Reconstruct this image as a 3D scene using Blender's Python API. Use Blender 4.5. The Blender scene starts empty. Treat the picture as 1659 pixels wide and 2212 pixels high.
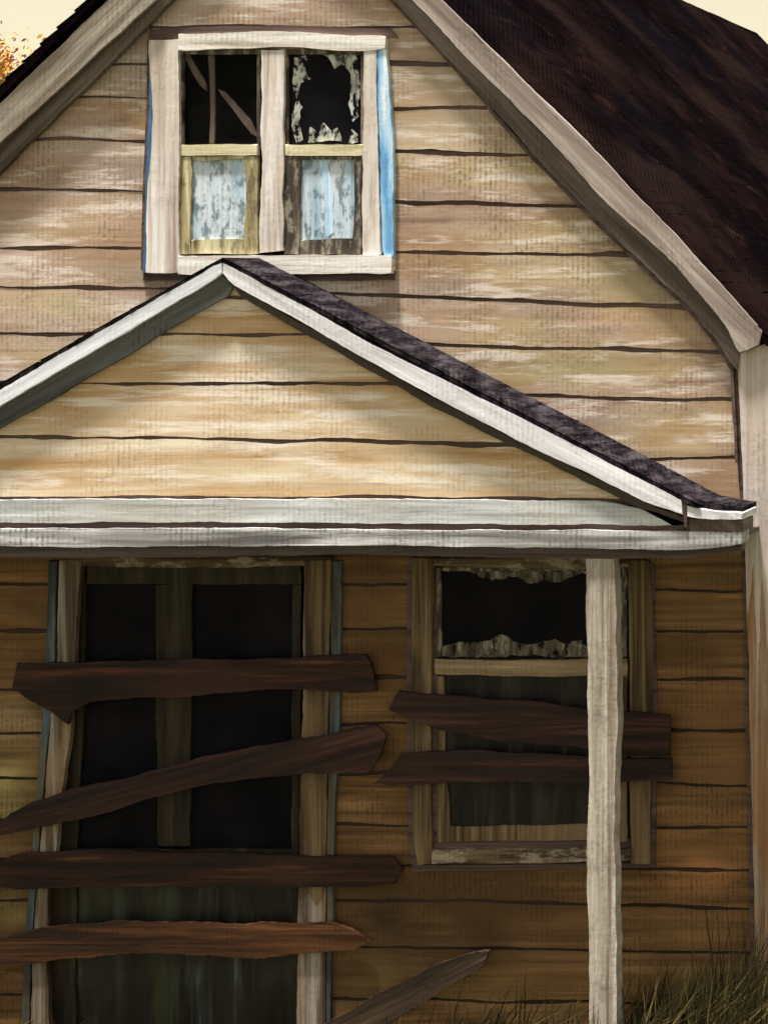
import bpy, bmesh, math, random
from mathutils import Vector, noise, Matrix
random.seed(7)
R = math.radians
S = bpy.context.scene
COL = S.collection

# ------------------------------------------------------------------ camera
# The photograph is measured in a 1659 x 2212 grid; 300 grid units = 1 m on the front wall (y = 0).
PX, D, VU, VV, GV = 300.0, 16.0, 2800.0, 576.0, 2330.0
CX, CZ = (VU - 829.5) / PX, (GV - VV) / PX
cam = bpy.data.cameras.new('camera')
cam.sensor_fit = 'HORIZONTAL'; cam.sensor_width = 36.0
cam.lens = 36.0 * D / (1659 / PX)
cam.shift_x = (829.5 - VU) / 1659.0
cam.shift_y = -(1106 - VV) / 1659.0
cam.clip_start = 0.1; cam.clip_end = 600
camo = bpy.data.objects.new('camera', cam); COL.objects.link(camo)
camo.location = (CX, -D, CZ); camo.rotation_euler = (R(90), 0, 0)
S.camera = camo

def P(u, v, y=0.0):
    k = (D + y) / D / PX
    return Vector((CX + (u - VU) * k, y, CZ - (v - VV) * k))

# ------------------------------------------------------------------ light
EL, AZ = R(78.5), R(34)            # sun height; turn to the left of straight in front
to_sun = Vector((-math.sin(AZ) * math.cos(EL), -math.cos(AZ) * math.cos(EL), math.sin(EL)))
W = bpy.data.worlds.new('World'); S.world = W; W.use_nodes = True
wn, wl = W.node_tree.nodes, W.node_tree.links
wn.clear()
sky = wn.new('ShaderNodeTexSky'); sky.sky_type = 'NISHITA'; sky.sun_disc = False
sky.sun_elevation = EL; sky.sun_rotation = math.atan2(to_sun.x, to_sun.y); sky.dust_density = 6
bg1 = wn.new('ShaderNodeBackground'); bg1.inputs[1].default_value = 0.05 * .8
bg2 = wn.new('ShaderNodeBackground'); bg2.inputs[1].default_value = 1.0     # hazy cream glow, strongest towards the horizon
tc = wn.new('ShaderNodeTexCoord'); sz_ = wn.new('ShaderNodeSeparateXYZ'); wl.new(tc.outputs['Generated'], sz_.inputs[0])
gr_ = wn.new('ShaderNodeValToRGB'); wl.new(sz_.outputs[2], gr_.inputs[0])
gr_.color_ramp.elements[0].position = 0.06; gr_.color_ramp.elements[0].color = (.44, .385, .25, 1)
gr_.color_ramp.elements[1].position = 0.32; gr_.color_ramp.elements[1].color = (.085, .074, .06, 1)
wl.new(gr_.outputs[0], bg2.inputs[0])
add = wn.new('ShaderNodeAddShader'); wo = wn.new('ShaderNodeOutputWorld')
hs = wn.new('ShaderNodeHueSaturation'); hs.inputs['Saturation'].default_value = 0.25
wl.new(sky.outputs[0], hs.inputs['Color']); wl.new(hs.outputs[0], bg1.inputs[0])
wl.new(bg1.outputs[0], add.inputs[0]); wl.new(bg2.outputs[0], add.inputs[1]); wl.new(add.outputs[0], wo.inputs[0])
sun = bpy.data.lights.new('sun', 'SUN'); sun.energy = 5.0; sun.angle = R(5); sun.color = (1.0, 0.94, 0.86)
suno = bpy.data.objects.new('sun', sun); COL.objects.link(suno)
suno.rotation_euler = to_sun.to_track_quat('Z', 'Y').to_euler()
S.view_settings.view_transform = 'Standard'; S.view_settings.look = 'None'
S.view_settings.exposure = 1.05; S.view_settings.gamma = 1.0
S.render.engine = 'CYCLES'
S.cycles.max_bounces = 6

# ------------------------------------------------------------------ materials
def weave_group():
    g = bpy.data.node_groups.new('weave', 'ShaderNodeTree')
    g.interface.new_socket('Height', in_out='OUTPUT', socket_type='NodeSocketFloat')
    g.interface.new_socket('Fleck', in_out='OUTPUT', socket_type='NodeSocketFloat')
    n, l = g.nodes, g.links
    def M(op, a, b=None, c=None):
        m = n.new('ShaderNodeMath'); m.operation = op
        for i, x in enumerate((a, b, c)):
            if x is None: continue
            if isinstance(x, (int, float)): m.inputs[i].default_value = x
            else: l.new(x, m.inputs[i])
        return m.outputs[0]
    def smooth(x, a, b):
        m = n.new('ShaderNodeMapRange'); m.interpolation_type = 'SMOOTHSTEP'
        l.new(x, m.inputs[0]); m.inputs[1].default_value = a; m.inputs[2].default_value = b
        return m.outputs[0]
    geo = n.new('ShaderNodeNewGeometry'); sep = n.new('ShaderNodeSeparateXYZ')
    l.new(geo.outputs['Position'], sep.inputs[0])
    nz = n.new('ShaderNodeTexNoise'); nz.inputs['Scale'].default_value = 5; nz.inputs['Detail'].default_value = 2
    l.new(geo.outputs['Position'], nz.inputs['Vector'])
    x = M('ADD', M('MULTIPLY', M('ADD', sep.outputs[0], M('MULTIPLY', sep.outputs[1], 0.37)), 27.0), M('MULTIPLY', nz.outputs[0], .5))
    fx = M('FLOOR', x)
    rx = M('ABSOLUTE', M('SINE', M('MULTIPLY', x, math.pi)))
    cb = n.new('ShaderNodeCombineXYZ'); l.new(M('MULTIPLY', M('ROUND', x), 7.31), cb.inputs[0]); l.new(M('MULTIPLY', sep.outputs[2], 21.0), cb.inputs[2])
    da = n.new('ShaderNodeTexNoise'); da.inputs['Scale'].default_value = 1.0; da.inputs['Detail'].default_value = 5; da.inputs['Roughness'].default_value = .7; l.new(cb.outputs[0], da.inputs['Vector'])
    go = n.new('NodeGroupOutput')
    mk = n.new('ShaderNodeTexNoise'); mk.inputs['Scale'].default_value = 1.9; mk.inputs['Detail'].default_value = 5; mk.inputs['Roughness'].default_value = .6
    l.new(geo.outputs['Position'], mk.inputs['Vector'])
    h = M('MULTIPLY', M('ADD', M('MULTIPLY', rx, .55), M('MULTIPLY', da.outputs[0], .5)), M('ADD', .25, M('MULTIPLY', smooth(mk.outputs[0], .42, .66), .8)))
    l.new(h, go.inputs[0])
    val = M('MULTIPLY', smooth(M('SUBTRACT', 1.0, rx), 0.05, 0.75), smooth(da.outputs[0], 0.40, 0.62))
    l.new(M('MULTIPLY', val, smooth(mk.outputs[0], 0.38, 0.70)), go.inputs[1])
    return g
WEAVE = weave_group()
MATS = {}

def paint(name, stops, ang=0.0, sx=0.7, sz=16.0, patch=None, patch_amt=0.6, fleck=(0.05, 0.035, 0.025), fleck_amt=0.55,
          rough=0.6, bump=0.35, spec=0.25, tint=False, patch_scale=1.3, dry=None, dry_amt=0.0, dry_scale=9.0, dry_x=.35, off=0.0, holes=0.0):
    """brushed, worn paint on wood: streaks along the grain, patches, canvas-like rib and flecks"""
    m = bpy.data.materials.new(name); m.use_nodes = True
    n, l = m.node_tree.nodes, m.node_tree.links
    b = n['Principled BSDF']
    geo = n.new('ShaderNodeNewGeometry')
    rot = n.new('ShaderNodeMapping'); rot.inputs['Rotation'].default_value = (0, R(ang if ang == 90 else -ang), 0); rot.inputs['Location'].default_value = (off, 0, off)
    l.new(geo.outputs['Position'], rot.inputs[0])
    mp = n.new('ShaderNodeMapping'); mp.inputs['Scale'].default_value = (sx, 3.0, sz)
    l.new(rot.outputs[0], mp.inputs[0])
    st = n.new('ShaderNodeTexNoise'); st.inputs['Scale'].default_value = 1.0; st.inputs['Detail'].default_value = 7; st.inputs['Roughness'].default_value = 0.62
    st.inputs['Distortion'].default_value = 0.4
    l.new(mp.outputs[0], st.inputs['Vector'])
    rp = n.new('ShaderNodeValToRGB'); l.new(st.outputs[0], rp.inputs[0])
    el = rp.color_ramp.elements
    while len(el) < len(stops): el.new(0.5)
    for e, (p, c) in zip(el, stops): e.position = p; e.color = (*c, 1)
    out = rp.outputs[0]
    def mix(fac, a, col, blend='MIX'):
        x = n.new('ShaderNodeMix'); x.data_type = 'RGBA'; x.blend_type = blend
        if isinstance(fac, float): x.inputs[0].default_value = fac
        else: l.new(fac, x.inputs[0])
        l.new(a, x.inputs[6])
        if isinstance(col, tuple): x.inputs[7].default_value = (*col, 1)
        else: l.new(col, x.inputs[7])
        return x.outputs[2]
    def rng(x, a, b, c, d):
        q = n.new('ShaderNodeMapRange'); q.interpolation_type = 'SMOOTHSTEP'; l.new(x, q.inputs[0])
        for i, w in enumerate((a, b, c, d)): q.inputs[i + 1].default_value = w
        return q.outputs[0]
    if patch:
        for i, c in enumerate(patch):
            pn = n.new('ShaderNodeTexNoise'); pn.inputs['Scale'].default_value = patch_scale; pn.inputs['Detail'].default_value = 4
            pm = n.new('ShaderNodeMapping'); pm.inputs['Location'].default_value = (11.3 * i + off, 3, 7.1 * i); pm.inputs['Scale'].default_value = (.8, 1, 1.9) if abs(ang) < 45 else (1.9, 1, .6)
            l.new(geo.outputs['Position'], pm.inputs[0]); l.new(pm.outputs[0], pn.inputs['Vector'])
            out = mix(rng(pn.outputs[0], 0.46, 0.66, 0, patch_amt), out, c)
    if tint:
        at = n.new('ShaderNodeAttribute'); at.attribute_name = 'tint'
        sm = n.new('ShaderNodeMath'); sm.operation = 'MULTIPLY'; l.new(at.outputs['Alpha'], sm.inputs[0])
        l.new(rng(st.outputs[0], 0.25, 0.6, 0.55, 1.0), sm.inputs[1])
        out = mix(sm.outputs[0], out, at.outputs['Color'])
    if dry:
        mp2 = n.new('ShaderNodeMapping'); mp2.inputs['Scale'].default_value = (dry_scale * dry_x, 4, dry_scale) ; l.new(rot.outputs[0], mp2.inputs[0])
        dn = n.new('ShaderNodeTexNoise'); dn.inputs['Scale'].default_value = 1; dn.inputs['Detail'].default_value = 8; dn.inputs['Roughness'].default_value = .7
        l.new(mp2.outputs[0], dn.inputs['Vector'])
        out = mix(rng(dn.outputs[0], 0.50, 0.60, 0, dry_amt), out, dry)
    wv = n.new('ShaderNodeGroup'); wv.node_tree = WEAVE
    if fleck_amt > 0:
        fm = n.new('ShaderNodeMath'); fm.operation = 'MULTIPLY'; fm.inputs[1].default_value = fleck_amt
        l.new(wv.outputs['Fleck'], fm.inputs[0]); out = mix(fm.outputs[0], out, fleck)
    l.new(out, b.inputs['Base Color'])
    b.inputs['Roughness'].default_value = rough; b.inputs['Specular IOR Level'].default_value = spec
    hm = n.new('ShaderNodeMath'); hm.operation = 'MULTIPLY_ADD'; hm.inputs[1].default_value = 0.9
    l.new(st.outputs[0], hm.inputs[0]); l.new(wv.outputs['Height'], hm.inputs[2])
    bp = n.new('ShaderNodeBump'); bp.inputs['Strength'].default_value = bump; bp.inputs['Distance'].default_value = 0.012
    l.new(hm.outputs[0], bp.inputs['Height']); l.new(bp.outputs[0], b.inputs['Normal'])
    if holes:      # worn through: scraps of paint left on the glass
        hn = n.new('ShaderNodeTexNoise'); hn.inputs['Scale'].default_value = 17; hn.inputs['Detail'].default_value = 7; hn.inputs['Roughness'].default_value = .7
        hm2 = n.new('ShaderNodeMapping'); hm2.inputs['Scale'].default_value = (1, 1, .55); l.new(geo.outputs['Position'], hm2.inputs[0]); l.new(hm2.outputs[0], hn.inputs['Vector'])
        l.new(rng(hn.outputs[0], holes - .05, holes + .06, 0, 1), b.inputs['Alpha'])
    MATS[name] = m
    return m

DK = (.035, .022, .018)
siding_m = paint('faded tan siding paint', [(.34, (.19, .118, .078)), (.46, (.34, .23, .163)), (.56, (.44, .315, .24)), (.68, (.62, .50, .42))],
                 patch=[(.50, .345, .295), (.47, .33, .165), (.31, .25, .20), (.33, .20, .11), (.52, .42, .34)], patch_amt=.65, tint=True, fleck_amt=.62, sz=10, sx=.5,
                 dry=(.83, .75, .68), dry_amt=.62, dry_scale=7, dry_x=.13)
lower_m = paint('amber brown shaded siding paint', [(.34, (.07, .034, .010)), (.46, (.17, .088, .029)), (.56, (.26, .140, .050)), (.68, (.38, .22, .095))],
                patch=[(.18, .10, .036), (.13, .064, .02), (.09, .042, .014)], patch_amt=.6, tint=True, fleck_amt=.7, fleck=(.025, .012, .004))  # siding colour made darker and browner to carry the porch shade
gable_m = paint('cream and ochre gable paint', [(.33, (.36, .21, .09)), (.44, (.53, .36, .20)), (.54, (.66, .51, .35)), (.66, (.86, .77, .62))],
                patch=[(.60, .42, .24), (.72, .62, .45)], patch_amt=.5, tint=True, fleck_amt=.4, sz=8, sx=.4, dry=(.92, .87, .79), dry_amt=.6, dry_scale=7, dry_x=.09)
gap_m = paint('dark bare sheathing and shadow lines', [(.34, (.04, .024, .02)), (.64, (.14, .09, .078))], fleck_amt=.2, bump=.2)
gaplow_m = paint('black brown shaded sheathing', [(.34, (.010, .006, .004)), (.64, (.045, .025, .015))], fleck_amt=.2, bump=.2)  # sheathing copy darkened for the shade below the porch line
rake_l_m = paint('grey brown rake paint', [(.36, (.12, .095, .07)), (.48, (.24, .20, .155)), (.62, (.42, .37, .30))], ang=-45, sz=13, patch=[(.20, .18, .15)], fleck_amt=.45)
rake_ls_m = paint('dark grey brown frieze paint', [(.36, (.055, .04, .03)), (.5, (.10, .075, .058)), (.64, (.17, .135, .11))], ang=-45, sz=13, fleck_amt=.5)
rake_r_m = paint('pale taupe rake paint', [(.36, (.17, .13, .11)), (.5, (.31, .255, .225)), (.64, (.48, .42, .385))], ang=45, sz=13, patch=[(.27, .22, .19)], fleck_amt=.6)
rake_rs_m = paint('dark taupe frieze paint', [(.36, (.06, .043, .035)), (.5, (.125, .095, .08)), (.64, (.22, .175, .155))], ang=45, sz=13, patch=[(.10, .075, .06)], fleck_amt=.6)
white_l_m = paint('cool white trim paint rising', [(.34, (.42, .42, .46)), (.48, (.64, .66, .74)), (.62, (.84, .86, .93))], ang=-30, sz=12, fleck_amt=.2, fleck=(.25, .23, .22))
white_r_m = paint('cool white trim paint falling', [(.34, (.46, .43, .44)), (.48, (.68, .67, .72)), (.62, (.87, .87, .92))], ang=28, sz=12, fleck_amt=.25, fleck=(.25, .22, .2))
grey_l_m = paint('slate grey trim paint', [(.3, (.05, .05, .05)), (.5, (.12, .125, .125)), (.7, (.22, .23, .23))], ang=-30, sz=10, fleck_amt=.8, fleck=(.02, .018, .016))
shade_r_m = paint('dark brown rake shadow paint', [(.3, (.03, .022, .016)), (.7, (.12, .09, .07))], ang=28, sz=10, fleck_amt=.5)  # shadow line under the right porch rake, put into colour
frieze_m = paint('pale grey frieze paint', [(.34, (.34, .345, .34)), (.48, (.53, .555, .57)), (.64, (.72, .75, .77))], sz=14, patch=[(.46, .40, .32)], patch_amt=.4, fleck_amt=.4, fleck=(.12, .11, .1))
cornice_m = paint('chipped grey white cornice paint', [(.36, (.12, .115, .115)), (.48, (.36, .36, .36)), (.6, (.74, .75, .77))], sz=17, patch=[(.22, .21, .2)], fleck_amt=.8, fleck=(.05, .045, .04))
soffit_shadow_m = paint('brown purple soffit and shadow paint', [(.3, (.04, .028, .026)), (.7, (.15, .11, .10))], sz=15, fleck_amt=.6)  # porch ceiling, and the shadow band under the cornice
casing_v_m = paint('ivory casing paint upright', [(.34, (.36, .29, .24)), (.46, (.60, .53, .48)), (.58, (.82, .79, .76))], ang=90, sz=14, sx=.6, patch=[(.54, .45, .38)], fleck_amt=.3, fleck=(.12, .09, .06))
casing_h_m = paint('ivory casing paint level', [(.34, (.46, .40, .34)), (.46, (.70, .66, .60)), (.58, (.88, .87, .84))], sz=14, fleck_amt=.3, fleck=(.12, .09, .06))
blue_m = paint('blue edge paint', [(.34, (.06, .22, .50)), (.46, (.22, .50, .82)), (.56, (.52, .74, .95)), (.66, (.86, .92, .98))], ang=90, sz=10, sx=.7, fleck_amt=.15)
dkblue_m = paint('dark blue edge paint', [(.3, (.03, .05, .09)), (.5, (.05, .13, .26)), (.7, (.14, .30, .5))], ang=90, sz=8, sx=.9, fleck_amt=.3)
sash_y_m = paint('yellowed sash paint', [(.32, (.13, .10, .05)), (.46, (.40, .345, .19)), (.6, (.66, .615, .40))], ang=90, sz=12, sx=1.2, dry=(.07, .055, .035), dry_amt=.65, dry_scale=12, fleck_amt=.3)
sash_yh_m = paint('yellowed rail paint', [(.34, (.36, .29, .15)), (.48, (.62, .56, .35)), (.62, (.80, .76, .56))], sz=14, fleck_amt=.2)
sash_d_m = paint('dark worn sash wood', [(.3, (.02, .016, .012)), (.55, (.07, .055, .045)), (.75, (.32, .28, .22))], ang=90, sz=12, sx=1.2, dry=(.5, .46, .36), dry_amt=.45, dry_scale=14, fleck_amt=.3)
post_m = paint('flaking ivory post paint', [(.34, (.19, .15, .115)), (.46, (.37, .325, .27)), (.6, (.55, .50, .43))], ang=90, sz=20, sx=.45, dry=(.20, .16, .13), dry_amt=.4, dry_scale=20, fleck_amt=.35, bump=.5)
corner_m = paint('lilac white corner paint', [(.34, (.34, .27, .235)), (.46, (.52, .455, .42)), (.6, (.70, .65, .63))], ang=90, sz=13, sx=.4, patch=[(.55, .42, .30)], patch_amt=.4, fleck_amt=.4)
cornlow_m = paint('shade brown corner wood', [(.34, (.13, .075, .04)), (.48, (.28, .175, .10)), (.62, (.46, .35, .25))], ang=90, sz=18, sx=.4, patch=[(.30, .14, .05), (.40, .33, .26)], patch_amt=.6, fleck_amt=.5)  # corner board colour browned to carry the porch shade
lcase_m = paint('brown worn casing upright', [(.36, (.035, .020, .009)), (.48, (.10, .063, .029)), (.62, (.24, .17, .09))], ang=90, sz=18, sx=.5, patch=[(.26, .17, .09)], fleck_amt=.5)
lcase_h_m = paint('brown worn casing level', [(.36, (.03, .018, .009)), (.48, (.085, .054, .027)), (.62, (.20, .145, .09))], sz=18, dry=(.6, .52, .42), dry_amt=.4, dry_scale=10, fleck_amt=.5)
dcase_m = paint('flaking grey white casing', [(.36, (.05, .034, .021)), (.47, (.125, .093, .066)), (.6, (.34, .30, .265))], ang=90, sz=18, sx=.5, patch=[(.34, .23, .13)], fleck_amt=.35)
steel_m = paint('grey blue casing edge', [(.36, (.025, .024, .02)), (.5, (.045, .050, .05)), (.64, (.10, .13, .15))], ang=90, sz=9, sx=.9, patch=[(.2, .16, .1)], fleck_amt=.4)
door_m = paint('olive brown door wood', [(.36, (.006, .004, .002)), (.5, (.020, .014, .006)), (.64, (.046, .034, .018))], ang=90, sz=12, sx=.8, fleck_amt=.5)
plank_m = paint('red brown plank', [(.38, (.006, .0025, .0015)), (.50, (.018, .006, .0035)), (.59, (.040, .014, .007)), (.68, (.12, .044, .020))], sz=15, sx=.8, patch=[(.055, .022, .015)], fleck_amt=.5, fleck=(.02, .01, .008), bump=.55)
plank_o_m = paint('orange brown plank', [(.36, (.014, .006, .003)), (.48, (.048, .018, .006)), (.58, (.10, .040, .014)), (.68, (.22, .095, .035))], sz=14, sx=.6, patch=[(.07, .03, .016)], fleck_amt=.4, fleck=(.02, .01, .008), bump=.55, off=4)
plank_d_m = paint('dark maroon plank', [(.36, (.009, .004, .004)), (.5, (.024, .010, .008)), (.6, (.042, .017, .013)), (.74, (.11, .055, .042))], sz=15, sx=.8, fleck_amt=.4, fleck=(.012, .006, .006), bump=.55, off=9)
plank_u_m = paint('purple brown slanting plank', [(.36, (.008, .004, .004)), (.48, (.026, .011, .009)), (.58, (.048, .019, .014)), (.72, (.11, .05, .035))], ang=-14, sz=15, sx=.8, fleck_amt=.4, fleck=(.015, .008, .008), bump=.55, off=2)
plank_e_m = paint('grey brown leaning plank', [(.36, (.012, .007, .004)), (.48, (.032, .019, .011)), (.58, (.056, .034, .02)), (.72, (.13, .085, .056))], ang=-28, sz=13, sx=.8, fleck_amt=.4, bump=.55)
roof_m = paint('dark brown purple shingles', [(.34, (.002, .0012, .0014)), (.48, (.0045, .0025, .0028)), (.60, (.008, .004, .0042)), (.74, (.030, .015, .012))], ang=90, sz=7, sx=1.0,
               patch=[(.0075, .0036, .0036), (.003, .003, .005), (.015, .0085, .007), (.002, .0015, .002)], patch_amt=.75, patch_scale=.7, fleck_amt=.7, fleck=(.008, .006, .006), rough=.95, bump=.8, spec=.0)
shingle_m = paint('charcoal violet porch shingles', [(.36, (.006, .005, .006)), (.5, (.015, .012, .015)), (.64, (.055, .046, .052))], ang=90, sz=10, sx=2, fleck_amt=.9, fleck=(.004, .003, .004), rough=.95, bump=.8, spec=.0, dry=(.07, .058, .06), dry_amt=.3, dry_scale=20, dry_x=1.0)
room_m = paint('dim interior plaster', [(.3, (.03, .025, .022)), (.7, (.06, .05, .045))], fleck_amt=0, bump=.1)
brace_m = paint('pale interior timber', [(.3, (.22, .15, .12)), (.7, (.55, .42, .36))], ang=90, fleck_amt=.2)
paper_m = paint('torn pale paper', [(.3, (.22, .22, .18)), (.5, (.55, .56, .50)), (.7, (.80, .82, .78))], ang=90, sz=10, sx=2, dry=(.05, .045, .04), dry_amt=.5, dry_scale=16, fleck_amt=.5, holes=.49)
rag_m = paint('grey tan torn curtain', [(.36, (.04, .03, .02)), (.5, (.13, .11, .08)), (.64, (.36, .33, .27))], ang=90, sz=14, sx=3, dry=(.04, .035, .03), dry_amt=.5, dry_scale=18, fleck_amt=.5, holes=.45)
bluepane_m = paint('dusty pale blue glass', [(.28, (.22, .38, .48)), (.42, (.48, .62, .74)), (.56, (.68, .76, .84)), (.75, (.80, .84, .90))], ang=90, sz=9, sx=1.0, dry=(.04, .10, .12), dry_amt=.7, dry_scale=15, dry_x=.4, fleck_amt=.9, fleck=(.02, .05, .06), rough=.3, spec=.4)
greypane_m = paint('dusty grey blue glass', [(.40, (.005, .005, .004)), (.52, (.013, .012, .011)), (.62, (.038, .044, .046)), (.72, (.14, .17, .18))], ang=90, sz=8, sx=.8, patch=[(.02, .018, .014), (.05, .06, .03)], patch_amt=.8, fleck_amt=.3, rough=.35, spec=.25)
darkpane_m = paint('brown black dusty glass', [(.36, (.006, .006, .007)), (.5, (.014, .012, .011)), (.62, (.035, .03, .025)), (.75, (.09, .08, .065))], ang=90, sz=8, sx=.8, fleck_amt=.3, rough=.35, spec=.2)
trunk_m = paint('bark', [(.3, (.05, .035, .025)), (.7, (.14, .10, .07))], ang=90, fleck_amt=0)
soil_m = paint('grassy soil', [(.3, (.03, .03, .012)), (.5, (.055, .055, .02)), (.7, (.09, .08, .035))], sx=3, sz=3, fleck_amt=0)

def glass(name, base, trans):
    m = bpy.data.materials.new(name); m.use_nodes = True
    n, l = m.node_tree.nodes, m.node_tree.links
    b = n['Principled BSDF']; o = n['Material Output']
    b.inputs['Base Color'].default_value = (*base, 1); b.inputs['Roughness'].default_value = .4; b.inputs['Specular IOR Level'].default_value = .06
    geo = n.new('ShaderNodeNewGeometry'); nz = n.new('ShaderNodeTexNoise'); nz.inputs['Scale'].default_value = 3; nz.inputs['Detail'].default_value = 8
    l.new(geo.outputs['Position'], nz.inputs['Vector'])
    rp = n.new('ShaderNodeValToRGB'); rp.color_ramp.elements[0].position = .35; rp.color_ramp.elements[0].color = (*base, 1)
    rp.color_ramp.elements[1].position = .75; rp.color_ramp.elements[1].color = (base[0] * 2 + .006, base[1] * 2 + .005, base[2] * 1.8 + .004, 1)
    l.new(nz.outputs[0], rp.inputs[0]); l.new(rp.outputs[0], b.inputs['Base Color'])
    wv = n.new('ShaderNodeGroup'); wv.node_tree = WEAVE
    bp = n.new('ShaderNodeBump'); bp.inputs['Strength'].default_value = .25; bp.inputs['Distance'].default_value = .008
    l.new(wv.outputs['Height'], bp.inputs['Height']); l.new(bp.outputs[0], b.inputs['Normal'])
    t = n.new('ShaderNodeBsdfTransparent'); mx = n.new('ShaderNodeMixShader'); mx.inputs[0].default_value = trans
    l.new(b.outputs[0], mx.inputs[1]); l.new(t.outputs[0], mx.inputs[2]); l.new(mx.outputs[0], o.inputs[0])
    return m
glass_m = glass('dark grimy glass', (.004, .004, .007), .25)
glass_c = glass('clear dark glass', (.006, .006, .007), .75)
def leaf(name, c):
    m = bpy.data.materials.new(name); m.use_nodes = True
    n, l = m.node_tree.nodes, m.node_tree.links
    b = n['Principled BSDF']; b.inputs['Roughness'].default_value = .7; b.inputs['Specular IOR Level'].default_value = .1
    geo = n.new('ShaderNodeNewGeometry'); rp = n.new('ShaderNodeValToRGB')
    for i, k in enumerate((.7, 1.35)):
        rp.color_ramp.elements[i].color = (c[0] * k, c[1] * k, c[2] * k, 1)
    l.new(geo.outputs['Random Per Island'], rp.inputs[0]); l.new(rp.outputs[0], b.inputs['Base Color'])
    return m
leaf_o = leaf('orange leaf', (.55, .26, .05)); leaf_y = leaf('yellow green leaf', (.50, .42, .12))
grass_d = leaf('dark olive blade', (.028, .024, .009)); grass_y = leaf('dry yellow blade', (.12, .088, .03))

# ------------------------------------------------------------------ mesh helpers
def wpos(o):
    p = Vector((0, 0, 0))
    while o is not None: p += o.location; o = o.parent
    return p
def finish(name, bm, mats, parent=None, smooth=False):
    bmesh.ops.recalc_face_normals(bm, faces=bm.faces)
    lo = Vector((min(v.co[i] for v in bm.verts) for i in range(3))); hi = Vector((max(v.co[i] for v in bm.verts) for i in range(3)))
    c = (lo + hi) / 2; c.z = lo.z
    for v in bm.verts: v.co -= c
    me = bpy.data.meshes.new(name); bm.to_mesh(me); bm.free()
    for m in (mats if isinstance(mats, (list, tuple)) else [mats]): me.materials.append(m)
    if smooth:
        for p in me.polygons: p.use_smooth = True
    o = bpy.data.objects.new(name, me); COL.objects.link(o)
    o.location = c - (wpos(parent) if parent else Vector((0, 0, 0)))
    if parent: o.parent = parent
    return o
def tag(o, label=None, cat=None, group=None, kind=None):
    if label: o['label'] = label
    if cat: o['category'] = cat
    if group: o['group'] = group
    if kind: o['kind'] = kind
    return o
def N(*a): return noise.noise(Vector(a))
SEED = [0]
def add_slab(bm, pts, yf, th, jit=2.0, step=13.0, bevel=.005, mi=0):
    """an outline (grid units) cut from a board of thickness th whose face lies at depth yf"""
    SEED[0] += 1; s = SEED[0] * 3.71
    out = []
    for i, a in enumerate(pts):
        b = pts[(i + 1) % len(pts)]
        L = math.hypot(b[0] - a[0], b[1] - a[1]); k = max(1, int(L / step))
        for j in range(k):
            t = j / k
            u, v = a[0] + (b[0] - a[0]) * t, a[1] + (b[1] - a[1]) * t
            e = min(1.0, (min(j, k - j) / 2.0) + .5)
            nu = N(u * .013, v * .013, s) + .6 * N(u * .06, v * .06, s + 9); nv = N(u * .013, v * .013, s + 40) + .6 * N(u * .06, v * .06, s + 50)
            out.append((u + nu * jit * e, v + nv * jit * e))
    fr = [bm.verts.new(P(u, v, yf)) for u, v in out]
    bk = [bm.verts.new(f.co + Vector((0, th, 0))) for f in fr]
    n = len(fr)
    fs = [bm.faces.new(fr), bm.faces.new(bk[::-1])]
    for i in range(n): fs.append(bm.faces.new((fr[i], bk[i], bk[(i + 1) % n], fr[(i + 1) % n])))
    for f in fs: f.material_index = mi
    if bevel:
        bmesh.ops.bevel(bm, geom=[e for e in fs[0].edges], offset=bevel, segments=1, affect='EDGES', clamp_overlap=True)
    bm.normal_update()
    bmesh.ops.triangulate(bm, faces=[f for f in bm.faces if len(f.verts) > 4], ngon_method='EAR_CLIP')
def slab(name, outlines, yf, th, mat, parent, **k):
    bm = bmesh.new()
    if isinstance(outlines[0][0], (int, float)): outlines = [outlines]
    for o in outlines: add_slab(bm, o, yf, th, **k)
    return finish(name, bm, mat, parent)
def rect(a, b, c, d): return [(a, b), (c, b), (c, d), (a, d)]
def add_box(bm, x0, x1, y0, y1, z0, z1):
    v = [bm.verts.new((x, y, z)) for x in (x0, x1) for y in (y0, y1) for z in (z0, z1)]
    for f in ((0, 1, 3, 2), (4, 6, 7, 5), (0, 4, 5, 1), (2, 3, 7, 6), (0, 2, 6, 4), (1, 5, 7, 3)): bm.faces.new([v[i] for i in f])

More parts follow.
